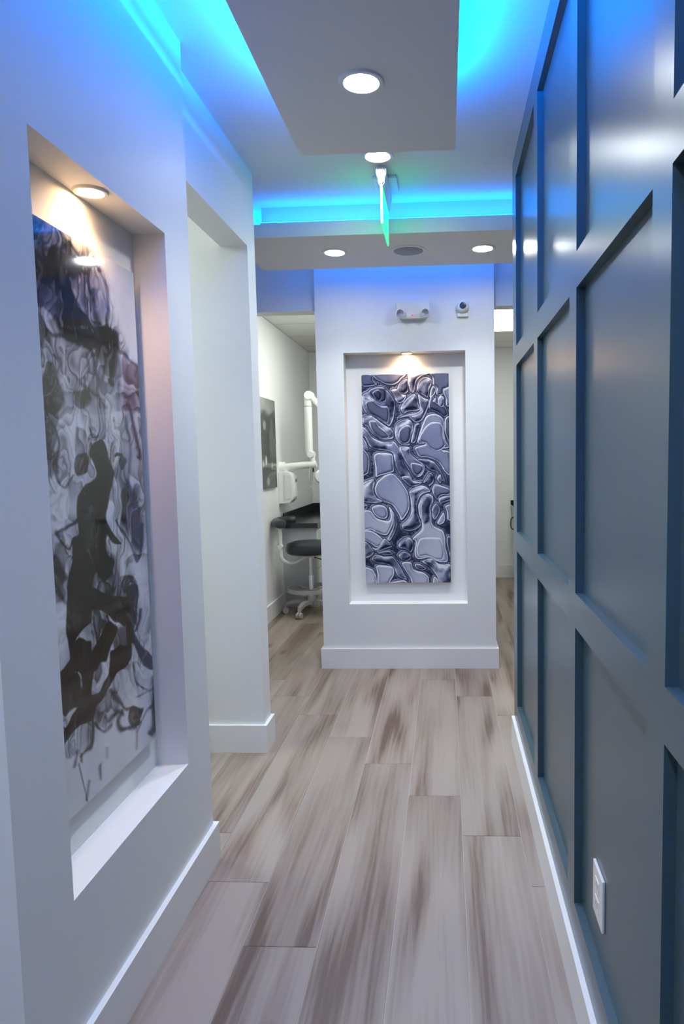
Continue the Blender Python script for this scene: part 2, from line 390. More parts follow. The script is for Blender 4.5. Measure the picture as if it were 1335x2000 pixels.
# emergency light
exm, ezm = -.190, 2.282
t = thing('emergency_light', 'white twin-head emergency light high on the art pillar', 'emergency light', (exm, YP, ezm))
bm = bmesh.new()
prof = [(-.104, .048), (.104, .048), (.106, .0), (.104, -.022), (.085, -.044), (.06, -.050), (-.06, -.050), (-.085, -.044), (-.104, -.022), (-.106, 0)]
va = [bm.verts.new((x, 0, z)) for x, z in prof]; vb = [bm.verts.new((x*.985, -.055 if z > -.02 else -.042, z)) for x, z in prof]
bm.faces.new(va); bm.faces.new(vb[::-1])
for i in range(len(prof)): j = (i+1) % len(prof); bm.faces.new((va[i], vb[i], vb[j], va[j]))
obj('body', bm, M_TRIM, t)
for s in (-1, 1):
    rot = Matrix.Rotation(math.radians(-14*s), 4, 'Z') @ Matrix.Rotation(math.radians(100), 4, 'X')
    h = lathe('lamp_head', [(0, -.02), (.02, -.02), (.027, 0), (.027, .022), (.023, .024), (.022, .020)], M_TRIM, t, (s*.083, -.048, -.020), 24, rot)
    lathe('reflector', [(0, .010), (.006, .010), (.008, .014), (.020, .021), (.0225, .0235)], pmat('smoked reflector', (.42, .42, .46), .35, metal=.2, noise=.2, bscale=300), h, (0, 0, 0), 24, rot)
box('indicator', exm-.008, exm+.002, YP-.049, YP-.043, ezm-.037, ezm-.030, M_RED, t)

# small wall camera
t = thing('security_camera', 'small round white security camera with black lens on the art pillar', 'camera', (.119, YP, 2.297))
RX = Matrix.Rotation(PI/2, 4, 'X')
box('base_plate', .086, .154, YP-.02, YP, 2.238, 2.262, M_TRIM, t, .003)
lathe('body', [(0, 0), (.036, 0), (.040, .012), (.038, .030), (.030, .044), (.021, .050), (.0, .050)], M_TRIM, t, (0, 0, 0), 32, RX)
lathe('lens', [(0, .049), (.0205, .049), (.0205, .054), (.018, .057), (0, .058)], M_BLACK, t, (.0, 0, .002), 28, RX)

# outlet
t = thing('wall_outlet', 'white outlet plate on the slate blue panelled wall near the floor', 'outlet', (XR+.02, 1.472, .385))
box('plate', XR+.013, XR+.02, 1.427, 1.518, .325, .445, M_TRIM, t, .002)
for dz in (-.022, .022):
    s = box('socket', XR+.0115, XR+.0132, 1.455, 1.490, .385+dz-.015, .385+dz+.015, M_WHITE, t, .0006)
    for dy in (-.007, .007): box('slot', XR+.0112, XR+.0118, 1.4725+dy-.001, 1.4725+dy+.001, .385+dz-.004, .385+dz+.006, M_DARKM, s)

# ------------------------------------------------------------------ prints (flat artwork, colour per grid vertex)
rng = np.random.default_rng(3)
def vnoise(x, y, seed):
    r = np.random.default_rng(seed); T_ = r.random((64, 64))
    xi = np.floor(x).astype(int); yi = np.floor(y).astype(int); fx = x-xi; fy = y-yi
    fx = fx*fx*(3-2*fx); fy = fy*fy*(3-2*fy)
    g = lambda a, b: T_[a % 64, b % 64]
    return (g(xi, yi)*(1-fx)+g(xi+1, yi)*fx)*(1-fy) + (g(xi, yi+1)*(1-fx)+g(xi+1, yi+1)*fx)*fy
def fbm(x, y, seed, o=4):
    v = 0; a = .5
    for k in range(o): v = v + a*vnoise(x*2**k, y*2**k, seed+k); a *= .5
    return v/(1-.5**o)
def homog(src, dst):
    A = []
    for (x, y), (u, v) in zip(src, dst):
        A.append([x, y, 1, 0, 0, 0, -u*x, -u*y, -u]); A.append([0, 0, 0, x, y, 1, -v*x, -v*y, -v])
    return np.linalg.svd(np.array(A, float))[2][-1].reshape(3, 3)
def uv_to_art(corners, nu, nv):
    Hm = homog([(0, 0), (1, 0), (1, 1), (0, 1)], corners)
    u, v = np.meshgrid((np.arange(nu))/(nu-1), (np.arange(nv))/(nv-1))
    w = Hm[2, 0]*u + Hm[2, 1]*v + Hm[2, 2]
    return (Hm[0, 0]*u+Hm[0, 1]*v+Hm[0, 2])/w, (Hm[1, 0]*u+Hm[1, 1]*v+Hm[1, 2])/w
def catmull(pts, n=6, k_=1.0):
    p = np.array(pts, float); out = []
    N_ = len(p)
    for i in range(N_):
        a, b, c, d = p[i-1], p[i], p[(i+1) % N_], p[(i+2) % N_]
        for k in range(n):
            t = k/n; m0 = (c-a)*.5*k_; m1 = (d-b)*.5*k_; t2 = t*t; t3 = t2*t
            out.append((2*t3-3*t2+1)*b+(t3-2*t2+t)*m0+(-2*t3+3*t2)*c+(t3-t2)*m1)
    return np.array(out)
def sdf(poly, X, Y, pad):
    """signed distance to a closed polygon (positive inside), evaluated near it only"""
    D = np.full(X.shape, -1e3)
    x0, y0 = poly.min(0)-pad; x1, y1 = poly.max(0)+pad
    m = (X > x0) & (X < x1) & (Y > y0) & (Y < y1)
    if not m.any(): return D
    px, py = X[m], Y[m]; best = np.full(px.shape, 1e9); ins = np.zeros(px.shape, bool)
    for a, b in zip(poly, np.roll(poly, -1, 0)):
        d = b-a; L2 = d@d+1e-9
        t = np.clip(((px-a[0])*d[0]+(py-a[1])*d[1])/L2, 0, 1)
        best = np.minimum(best, (px-a[0]-t*d[0])**2+(py-a[1]-t*d[1])**2)
        if a[1] != b[1]:
            c = ((a[1] > py) != (b[1] > py)) & (px < (b[0]-a[0])*(py-a[1])/(b[1]-a[1])+a[0]); ins ^= c
    D[m] = np.where(ins, 1, -1)*np.sqrt(best); return D
def ss(a, b, x): t = np.clip((x-a)/(b-a), 0, 1); return t*t*(3-2*t)
def to_lin(c): return np.where(c <= .04045, c/12.92, ((np.maximum(c, 0)+.055)/1.055)**2.4)
def grid_print(name, o, du, dv, col, parent):
    nv, nu = col.shape[:2]; u, v = np.meshgrid(np.linspace(0, 1, nu), np.linspace(0, 1, nv))
    o, du, dv = (np.array(q, float) for q in (o, du, dv))
    co = o + u[..., None]*du + v[..., None]*dv
    idx = np.arange(nu*nv).reshape(nv, nu)
    q = np.stack([idx[:-1, :-1], idx[1:, :-1], idx[1:, 1:], idx[:-1, 1:]], -1).reshape(-1, 4)
    me = bpy.data.meshes.new(name)
    me.vertices.add(nu*nv); me.vertices.foreach_set('co', co.astype('f').ravel())
    me.loops.add(q.size); me.loops.foreach_set('vertex_index', q.astype('i').ravel())
    me.polygons.add(len(q)); me.polygons.foreach_set('loop_start', np.arange(0, q.size, 4, dtype='i'))
    me.update(calc_edges=True)
    a = me.color_attributes.new('Col', 'FLOAT_COLOR', 'POINT')
    a.data.foreach_set('color', np.concatenate([to_lin(np.clip(col, 0, 1)), np.ones((nv, nu, 1))], -1).astype('f').ravel())
    me.materials.append(M_PRINT)
    ob = bpy.data.objects.new(name, me); C.objects.link(ob); ob.parent = parent; return ob

# ---- liquid metal print: traced outlines (drawing units, y down)
G, FL = 'gloss', 'flat'
K = 1479
SH = [
 (FL, .36, [(38,40),(195,40),(215,120),(260,180),(200,205),(110,215),(38,190)]),
 (FL, .46, [(205,30),(640,30),(600,110),(540,175),(460,200),(360,180),(270,130),(220,90)]),
 (FL, .40, [(1010,25),(1275,20),(1275,230),(1200,260),(1190,330),(1100,340),(1090,230),(1045,190),(1040,100)]),
 (FL, .30, [(1000,390),(1040,330),(1100,440),(1220,500),(1260,600),(1210,640),(1130,590),(1000,540),(985,470)]),
 (FL, .42, [(1040,210+K),(1080,100+K),(1290,170+K),(1285,250+K),(1160,270+K),(1110,330+K),(1070,290+K)]),
 (G, .52, [(710,30),(990,30),(880,80),(820,140),(800,230),(780,290),(730,290),(705,210),(695,120)]),
 (G, .46, [(930,80),(1020,100),(1035,160),(1000,260),(985,370),(930,350),(840,290),(820,220),(850,130)]),
 (G, .34, [(690,110),(705,190),(700,270),(650,320),(580,310),(540,260),(560,180),(620,120)]),
 (G, .6, [(1040,205),(1090,240),(1080,310),(1040,360),(1005,380),(1005,290)]),
 (FL, .55, [(1200,250),(1290,230),(1290,470),(1230,490),(1220,390),(1190,310)]),
 (G, .55, [(1160,340),(1205,390),(1200,490),(1150,505),(1110,460),(1120,380)]),
 (G, .5, [(1085,370),(1095,420),(1060,440),(1040,420)]),
 (G, .44, [(60,320),(150,275),(300,215),(400,265),(470,340),(515,460),(500,640),(430,770),(380,740),(230,650),(110,580),(55,500),(45,400)]),
 (FL, .33, [(110,420),(200,400),(300,480),(400,490),(440,560),(430,680),(390,725),(240,640),(130,560),(95,480)]),
 (FL, .25, [(150,260),(260,215),(370,240),(400,330),(380,420),(300,440),(210,390),(155,330)]),
 (FL, .20, [(190,290),(260,250),(320,290),(330,360),(300,420),(230,390)]),
 (G, .52, [(460,260),(540,250),(600,320),(670,340),(640,420),(570,450),(530,420),(490,330)]),
 (G, .42, [(840,320),(920,370),(990,400),(990,480),(940,600),(880,700),(800,720),(740,680),(690,640),(560,665),(640,615),(780,590),(860,540),(850,430)]),
 (G, .40, [(780,315),(825,350),(845,450),(860,540),(700,570),(640,600),(600,560),(590,500),(640,420),(710,350)]),
 (G, .30, [(790,740),(860,740),(840,860),(800,990),(740,990),(760,860)]),
 (G, .5, [(690,670),(760,720),(765,830),(730,950),(720,1030),(600,1030),(530,960),(505,860),(530,750),(600,690)]),
 (FL, .36, [(680,750),(745,790),(740,920),(700,1000),(620,1010),(560,950),(560,850),(610,780)]),
 (FL, .54, [(960,620),(1090,600),(1190,660),(1205,800),(1230,960),(1270,1070),(1180,1100),(1290,1150),(1290,1450),(1200,1400),(1120,1280),(960,1210),(860,1200),(810,1130),(800,1060),(940,1015),(830,1000),(850,870),(900,720)]),
 (FL, .50, [(1000,715),(1110,710),(1180,760),(1200,900),(1225,1050),(1120,1120),(1000,1080),(940,1010),(850,960),(890,830)]),
 (FL, .38, [(1215,660),(1290,650),(1290,1000),(1230,900),(1205,780)]),
 (G, .42, [(60,640),(160,610),(260,670),(380,760),(470,820),(490,930),(400,960),(280,950),(180,870),(120,780),(60,740)]),
 (FL, .36, [(150,690),(240,690),(290,760),(400,860),(430,930),(320,950),(220,880),(160,790)]),
 (G, .46, [(40,770),(120,820),(190,920),(300,980),(420,990),(490,980),(560,1060),(600,1160),(640,1300),(720,1440),(760,1540),(640,1500),(560,1420),(510,1290),(480,1160),(400,1120),(260,1100),(160,1050),(90,940),(40,890)]),
 (G, .5, [(40,910),(100,980),(130,1040),(140,1110),(80,1090),(40,1060)]),
 (FL, .55, [(240,1150),(370,1145),(470,1170),(490,1260),(500,1400),(420,1440),(300,1470),(240,1480),(235,1350),(215,1220)]),
 (FL, .45, [(30,1090),(120,1140),(155,1220),(150,1380),(120,1440),(30,1450)]),
 (G, .42, [(570,1060),(720,1060),(740,1160),(830,1240),(930,1320),(930,1400),(880,1470),(810,1490),(750,1430),(690,1320),(620,1200)]),
 (FL, .36, [(740,1290),(850,1300),(920,1340),(910,1410),(840,1470),(780,1450),(730,1370)]),
 (G, .30, [(830,1230),(960,1230),(1080,1290),(1160,1390),(1220,1540),(1160,1520),(1090,1420),(1000,1390),(930,1320)]),
 (G, .5, [(1100,1500),(1150,1440),(1170,1530),(1140,1570)]),
 (G, .34, [(1010,1420),(1060,1470),(1060,1560),(1000,1610),(950,1590),(910,1560),(960,1460)]),
 (G, .42, [(600,10+K),(700,-10+K),(780,60+K),(900,70+K),(850,120+K),(760,140+K),(690,110+K)]),
 (FL, .64, [(480,-40+K),(560,20+K),(640,120+K),(700,230+K),(720,400+K),(700,500+K),(640,580+K),(590,620+K),(560,540+K),(480,420+K),(330,340+K),(250,260+K),(230,150+K),(270,60+K),(370,-20+K)]),
 (G, .56, [(50,110+K),(180,30+K),(230,60+K),(215,180+K),(260,290+K),(340,350+K),(200,370+K),(50,330+K)]),
 (G, .5, [(720,190+K),(880,120+K),(1000,170+K),(1010,210+K),(900,250+K),(840,350+K),(830,500+K),(870,600+K),(880,690+K),(800,750+K),(700,770+K),(620,740+K),(610,670+K),(690,590+K),(740,480+K),(730,330+K)]),
 (FL, .74, [(900,280+K),(980,240+K),(1040,270+K),(1050,340+K),(1020,430+K),(1030,560+K),(1060,690+K),(1180,760+K),(1220,860+K),(1230,1000+K),(1260,1200+K),(1100,1200+K),(980,1150+K),(820,1160+K),(780,1060+K),(800,920+K),(760,870+K),(880,740+K),(890,640+K),(850,520+K),(845,400+K)]),
 (G, .40, [(940,260+K),(1010,290+K),(1030,370+K),(1010,470+K),(1000,640+K),(920,660+K),(880,560+K),(870,420+K),(890,320+K)]),
 (FL, .76, [(870,870+K),(1000,850+K),(1140,860+K),(1190,930+K),(1210,1080+K),(1190,1180+K),(1080,1180+K),(960,1130+K),(850,1130+K),(810,1040+K),(830,930+K)]),
 (G, .55, [(410,420+K),(470,470+K),(540,600+K),(520,750+K),(450,900+K),(400,880+K),(470,740+K),(480,600+K),(440,500+K)]),
 (FL, .74, [(60,500+K),(170,480+K),(260,580+K),(390,620+K),(440,580+K),(430,430+K),(490,520+K),(480,650+K),(430,790+K),(380,830+K),(280,800+K),(170,750+K),(60,740+K)]),
 (FL, .60, [(190,420+K),(290,390+K),(380,430+K),(410,520+K),(380,590+K),(280,580+K),(200,500+K)]),
 (FL, .70, [(60,760+K),(200,770+K),(320,860+K),(350,930+K),(310,990+K),(240,1000+K),(150,940+K),(60,880+K)]),
 (G, .42, [(350,880+K),(430,920+K),(480,990+K),(400,1020+K),(300,1060+K),(240,1070+K),(190,1000+K),(260,1005+K)]),
 (G, .38, [(70,930+K),(150,960+K),(220,1070+K),(150,1140+K),(70,1130+K)]),
 (G, .36, [(260,1080+K),(400,1040+K),(500,1090+K),(450,1110+K),(350,1110+K)]),
 (G, .46, [(180,1160+K),(240,1100+K),(360,1130+K),(480,1130+K),(560,1220+K),(640,1360+K),(680,1460+K),(600,1440+K),(540,1400+K),(490,1290+K),(380,1250+K),(240,1220+K)]),
 (FL, .74, [(250,1260+K),(400,1260+K),(490,1290+K),(500,1380+K),(460,1460+K),(420,1530+K),(270,1530+K),(265,1380+K)]),
 (FL, .78, [(70,1290+K),(180,1300+K),(240,1370+K),(255,1450+K),(240,1530+K),(70,1530+K)]),
 (G, .46, [(680,850+K),(760,890+K),(775,980+K),(730,1070+K),(650,1020+K),(570,1000+K),(580,920+K)]),
 (G, .42, [(620,1050+K),(720,1090+K),(740,1150+K),(690,1190+K),(600,1170+K),(560,1110+K)]),
 (FL, .72, [(610,1210+K),(740,1210+K),(780,1310+K),(900,1350+K),(980,1400+K),(1000,1470+K),(960,1530+K),(780,1530+K),(720,1430+K),(650,1320+K)]),
 (FL, .42, [(800,1230+K),(880,1240+K),(960,1300+K),(880,1330+K),(800,1290+K)]),
 (G, .62, [(890,1190+K),(1020,1160+K),(1130,1230+K),(1200,1240+K),(1310,1260+K),(1310,1530+K),(1170,1530+K),(1080,1370+K),(980,1270+K)]),
 (FL, .75, [(1060,1410+K),(1120,1450+K),(1140,1530+K),(1050,1530+K)]),
 (G, .48, [(1080,370+K),(1140,420+K),(1140,510+K),(1080,610+K),(1040,560+K),(1030,450+K)]),
 (FL, .7, [(1110,640+K),(1190,500+K),(1220,580+K),(1200,650+K),(1140,680+K)]),
 (FL, .62, [(1215,420+K),(1310,400+K),(1310,600+K),(1250,610+K),(1240,500+K)]),
 (G, .42, [(1130,300+K),(1310,260+K),(1310,330+K),(1180,370+K),(1160,420+K)]),
 (FL, .32, [(1240,860+K),(1320,880+K),(1320,1160+K),(1270,1100+K)]),
 (G, .3, [(60,390+K),(130,400+K),(110,460+K),(60,480+K)]),
 (G, .6, [(470,1490+K),(550,1470+K),(640,1460+K),(690,1510+K),(440,1520+K)]),
]
def metal_art(nu, nv):
    corners = [(39.7, 50.5), (1263, 26), (1304, 2977), (100, 2987)]
    X, Y = uv_to_art(corners, nu, nv)
    st = (X[0, -1]-X[0, 0])/(nu-1)
    wx = (fbm(X/150, Y/150, 5)-.5)*22; wy = (fbm(X/150, Y/150, 15)-.5)*22
    X2, Y2 = X+wx, Y+wy
    out = np.full(X.shape, -1e3); layers = []
    for kind, lv, pts in SH:
        poly = catmull(pts, 8); d = sdf(poly, X2, Y2, 120); out = np.maximum(out, d); layers.append((kind, lv, poly, d))
    LX, LY = -.55, -.83
    def grad(d):
        gy, gx = np.gradient(d); n = np.hypot(gx, gy)+1e-6; return gx/n, gy/n
    do = -out; gx, gy = grad(do); s = gx*LX+gy*LY
    bn = fbm(X2/120+wx/9, Y2/120, 30, 3)*9; bn = bn-np.floor(bn)
    V = .05 + (.30+.26*s)*np.exp(-((do-13)/9)**2) + .38*np.exp(-((bn-.5)/.25)**2)*np.exp(-(do/46)**2)*ss(6, 26, do)
    for kind, lv, poly, d in layers:
        m = d > 0
        if not m.any(): continue
        c = poly.mean(0); ext = np.ptp(poly, axis=0); dm = d[m].max()
        gx, gy = grad(-d)
        size = min(62., dm) if kind == FL else dm*1.02
        a = 1-np.clip(d/size, 0, 1)
        if kind == FL: a = a**1.5
        sw = fbm(X/150+c[0]*.01, Y/150, 41)-.5
        s = a*(gx*LX+gy*LY) + .5*sw
        py = (Y2-c[1])/(ext[1]*.5+1); px_ = (X2-c[0])/(ext[0]*.5+1)
        if kind == FL: inner = lv*(1-.10*py*(1 if lv < .6 else -.3)+.05*px_)
        else: inner = lv*(.86+.30*np.sin(2.4*py+1.6*px_+9*sw+c[0]*.013))
        val = inner + .40*np.exp(-((s-.48)/.20)**2) - .30*np.exp(-((s+.42)/.22)**2)*(1 if kind == G else .7)
        dd = np.maximum(d, 0)
        rim = np.exp(-((dd-11)/5.5)**2)*(.24+.28*np.abs(gx*LX+gy*LY)+.5*sw)
        val = val + rim - .12*np.exp(-((dd-27)/13)**2)*(kind == FL)
        val = val*ss(-2, 7, dd) + .05*(1-ss(-2, 7, dd))
        al = ss(-1, 3, d); V = V*(1-al) + np.clip(val, .03, .97)*al
    V = np.clip(V, .03, .96); t = V[..., None]
    dark, mid, lite = np.array((.065, .075, .155)), np.array((.49, .51, .62)), np.array((.95, .95, .97))
    return np.where(t < .5, dark+(mid-dark)*(t/.5), mid+(lite-mid)*((t-.5)/.5))

def art(name, label, o, du, dv, normal, col, standoff, thick=.006):
    o, du, dv, nn = Vector(o), Vector(du), Vector(dv), Vector(normal)
    base_pt = o + du*.5 + dv
    t = thing(name, label, 'wall art', base_pt)
    a = o - base_pt
    bm = bmesh.new(); back = -nn*thick; e = -nn*.0004
    v = [bm.verts.new(a+e+p) for p in (Vector(), du, du+dv, dv)] + [bm.verts.new(a+back+p) for p in (Vector(), du, du+dv, dv)]
    for f in ((0,1,2,3),(7,6,5,4),(0,4,5,1),(1,5,6,2),(2,6,7,3),(3,7,4,0)): bm.faces.new([v[i] for i in f])
    obj('acrylic_sheet', bm, M_ACR, t)
    grid_print('print', a, du, dv, col, t)
    for fu in (.08, .92):
        for fv in (.05, .95):
            p = a + du*fu + dv*fv + back
            tube('standoff', [p, p - nn*(standoff-.001)], .009, M_CHROME, t, 12)
    return t
art('metal_print', 'black, blue and silver liquid metal print in the pillar niche', (-.534, 4.436, 1.906), (.5605, 0, 0), (0, 0, -1.357), (0, -1, 0), metal_art(240, 580), .019)

# ---- ink smoke print: traced strokes in the drawing's own units
def c3(l): return [(50+x/5.13, 410+y/5.13) for x, y in l]
def c4(l): return [(60+x/5.13, 780+y/5.13) for x, y in l]
def c5(l): return [(80+x/4.446, 1150+y/4.446) for x, y in l]
POLY = [  # points, density, softness, tint (0 neutral, 1 navy, 2 brown, 3 wine)
 (c3([(60,60),(400,270),(470,450),(520,560),(450,760),(600,1080),(830,1220),(900,1330),(760,1350),(600,1360),(480,1320),(380,1200),(250,1000),(100,980),(-20,700),(-20,400)]), .95, 9, 1),
 (c3([(430,480),(700,500),(790,700),(830,1150),(640,1090),(450,800)]), .42, 10, 1),
 (c3([(370,780),(450,780),(600,1080),(620,1150),(460,1160),(390,1050)]), 1.1, 6, 1),
 (c3([(110,400),(400,430),(410,700),(200,740),(100,560)]), .8, 8, 2),
 (c3([(470,1190),(860,1230),(900,1360),(890,1650),(800,1640),(700,1370),(620,1360),(500,1310)]), .75, 5, 2),
 (c3([(-20,1000),(210,1180),(180,1300),(130,1600),(150,1980),(-20,1980)]), 1.1, 7, 2),
 (c3([(230,1500),(310,1620),(370,1880),(330,2010),(200,2010),(100,1900),(190,1600)]), 1.2, 6, 2),
 (c3([(480,1820),(590,1810),(640,1900),(600,2010),(480,1950)]), 1.1, 5, 2),
 (c3([(960,1460),(1060,1500),(1140,1620),(1150,2000),(980,2000),(990,1750)]), .75, 7, 3),
 (c3([(200,1200),(460,1280),(480,1480),(380,1700),(240,1480)]), .3, 10, 0),
 (c3([(500,1340),(900,1400),(950,2000),(400,2000),(350,1700)]), .22, 14, 0),
 (c4([(650,420),(740,420),(780,560),(820,740),(800,900),(760,1090),(800,1230),(900,1460),(830,1440),(760,1320),(740,1500),(830,1640),(720,1780),(640,1700),(600,1900),(550,2010),(370,2010),(400,1700),(410,1450),(470,1350),(450,1150),(480,980),(560,890),(640,830),(670,740),(600,560)]), 2.1, 2.5, 2),
 (c4([(460,570),(560,540),(590,620),(560,740),(470,770),(440,670)]), 1.5, 3, 2),
 (c4([(460,300),(540,330),(560,560),(460,560)]), .8, 4, 0),
 (c4([(880,600),(950,640),(980,840),(1060,1000),(1120,1200),(1130,1400),(1090,1600),(1050,1660),(1000,1400),(930,1150),(880,900),(840,700)]), .75, 6, 1),
 (c4([(70,60),(330,60),(300,0),(330,100),(260,260),(220,560),(120,520)]), .65, 9, 0),
 (c4([(560,1440),(720,1480),(830,1600),(900,1900),(960,2000),(560,2000)]), .7, 7, 0),
 (c4([(880,1780),(1000,1800),(1070,1950),(1060,2010),(900,2010)]), .9, 4, 0),
 (c4([(110,1560),(230,1560),(380,1780),(330,2000),(150,2010)]), .7, 7, 0),
 (c5([(240,20),(460,0),(700,60),(740,100),(740,320),(640,280),(580,240),(450,190),(440,300),(350,380),(260,560),(225,380),(215,260)]), 2.3, 2.5, 2),
 (c5([(740,20),(830,30),(840,180),(850,300),(830,400),(880,560),(960,590),(960,690),(880,660),(820,520),(760,500),(745,200)]), 1.7, 2.5, 0),
 (c5([(260,540),(340,450),(420,490),(440,570),(600,300),(650,330),(640,420),(560,600),(450,700),(450,880),(560,760),(620,510),(780,500),(800,620),(720,690),(640,750),(560,890),(480,980),(440,1100),(330,1200),(225,1310),(215,1500),(228,2000),(200,2000),(185,1400),(210,1200),(300,1020),(340,830),(310,730),(150,760),(250,620)]), 2.4, 2.5, 2),
 (c5([(120,780),(300,740),(330,940),(220,1060),(130,1000)]), 2.4, 3, 2),
 (c5([(460,900),(600,880),(660,1060),(560,1180),(470,1120)]), .5, 7, 0),
 (c5([(340,1130),(440,1130),(450,1300),(330,1480),(240,1450),(240,1330)]), .38, 6, 0),
 (c5([(790,1040),(890,1050),(850,1170),(780,1190),(760,1110)]), 1.6, 3, 2),
 (c5([(460,200),(590,240),(580,420),(530,500),(460,460)]), .55, 4, 1),
 (c5([(650,320),(750,330),(760,480),(700,520),(640,480)]), .5, 4, 0),
]
STROKE = [  # points, width, density, tint
 (c3([(420,290),(560,540),(690,540),(770,640),(800,800),(820,1000),(820,1160),(900,1380),(1000,1450),(1130,1600),(1150,1900)]), 2.6, .8, 1),
 (c3([(30,80),(150,300),(250,420),(380,330)]), 5, .6, 1), (c3([(150,120),(160,300),(110,500)]), 5, .6, 1),
 (c3([(660,1360),(700,1500),(720,1700),(700,1820),(740,1980)]), 3, .7, 0), (c3([(530,1680),(620,1800),(800,1960)]), 4, .55, 2),
 (c3([(880,1370),(920,1500),(930,2000)]), 5, .5, 1), (c3([(840,1700),(865,1740)]), 4, 2.2, 0),
 (c3([(620,1400),(640,1560),(620,1700)]), 3, .4, 0), (c3([(520,1000),(700,1160),(840,1240)]), 4, .9, 1), (c3([(690,800),(700,1000),(740,1150)]), 5, .7, 1),
 (c3([(280,1440),(360,1560),(330,1640)]), 3, .7, 0), (c3([(220,1180),(400,1230),(520,1310)]), 4, .9, 0), (c3([(480,500),(560,600),(680,560)]), 3, .6, 3),
 (c4([(450,1200),(330,1300),(250,1370)]), 3.2, 1.3, 0), (c4([(250,1370),(300,1440),(360,1490),(420,1430)]), 2.4, 1.0, 0), (c4([(250,1350),(275,1385)]), 5, 1.4, 0),
 (c4([(960,0),(1000,150),(1060,350),(1095,550),(1080,620)]), 3.4, .9, 3), (c4([(80,100),(130,300),(180,500),(210,620),(200,740)]), 9, .8, 0),
 (c4([(190,200),(280,400),(260,600),(290,780),(340,860),(430,760)]), 2.6, .8, 0), (c4([(240,500),(250,700),(310,840)]), 1.6, .6, 0),
 (c4([(200,1540),(220,1700),(350,1800)]), 8, .8, 0), (c4([(200,1850),(260,1900),(290,2000)]), 8, .9, 0),
 (c4([(845,565),(890,585)]), 2.6, 3.2, 0), (c4([(570,580),(580,640)]), 3, 2, 0), (c4([(580,260),(620,350),(680,350),(640,390)]), 2, .9, 0),
 (c4([(940,200),(1000,450),(990,700),(960,900)]), 4, .5, 1), (c4([(870,1150),(940,1300),(1050,1660)]), 2.2, .8, 1), (c4([(1120,1200),(1100,1450),(1060,1660)]), 2.2, .8, 3),
 (c4([(140,1110),(230,1040),(330,940)]), 3, .3, 0), (c4([(220,1180),(230,1230)]), 4, .6, 0), (c4([(150,1300),(200,1450)]), 10, .25, 2),
 (c5([(160,1000),(170,1130),(220,1180),(280,1080)]), 2.6, 1.2, 0), (c5([(600,880),(680,1010),(780,1050),(880,1060)]), 3.4, 1.5, 0),
 (c5([(860,1150),(790,1195),(700,1200),(660,1150),(690,1060)]), 4, 1.8, 0), (c5([(580,1120),(640,1070),(700,1090)]), 4, 1.5, 0), (c5([(470,1140),(520,1210),(600,1160)]), 3, 1.2, 0),
 (c5([(960,760),(980,980),(985,1180),(960,1280)]), 4.2, 1.6, 0), (c5([(970,1010),(900,1120),(830,1240)]), 2.2, .9, 0), (c5([(440,1100),(450,1250),(420,1380),(350,1500)]), 2.6, .9, 0),
 (c5([(520,1520),(520,1650)]), 3.4, .6, 0), (c5([(350,1480),(360,1540)]), 3, .9, 0), (c5([(340,1560),(390,1800)]), 1.8, .6, 0), (c5([(820,1200),(825,1400)]), 3, .6, 3),
 (c5([(310,1450),(310,1560)]), 3, .6, 0), (c5([(430,1650),(380,1800)]), 2.6, .4, 0), (c5([(560,1380),(570,1480)]), 4, .3, 0),
 (c5([(880,220),(870,320),(840,400)]), 2.4, 1.2, 0), (c5([(820,680),(850,840),(920,880)]), 2, .9, 0), (c5([(840,960),(900,920),(960,860)]), 2, .7, 0), (c5([(620,700),(620,860),(690,1000)]), 3, .8, 0),
 (c5([(460,250),(480,440),(530,500)]), 2, 1, 0), (c5([(580,260),(600,340),(540,480)]), 2, 1, 0), (c5([(90,30),(160,60),(210,140)]), 4, .8, 0),
]
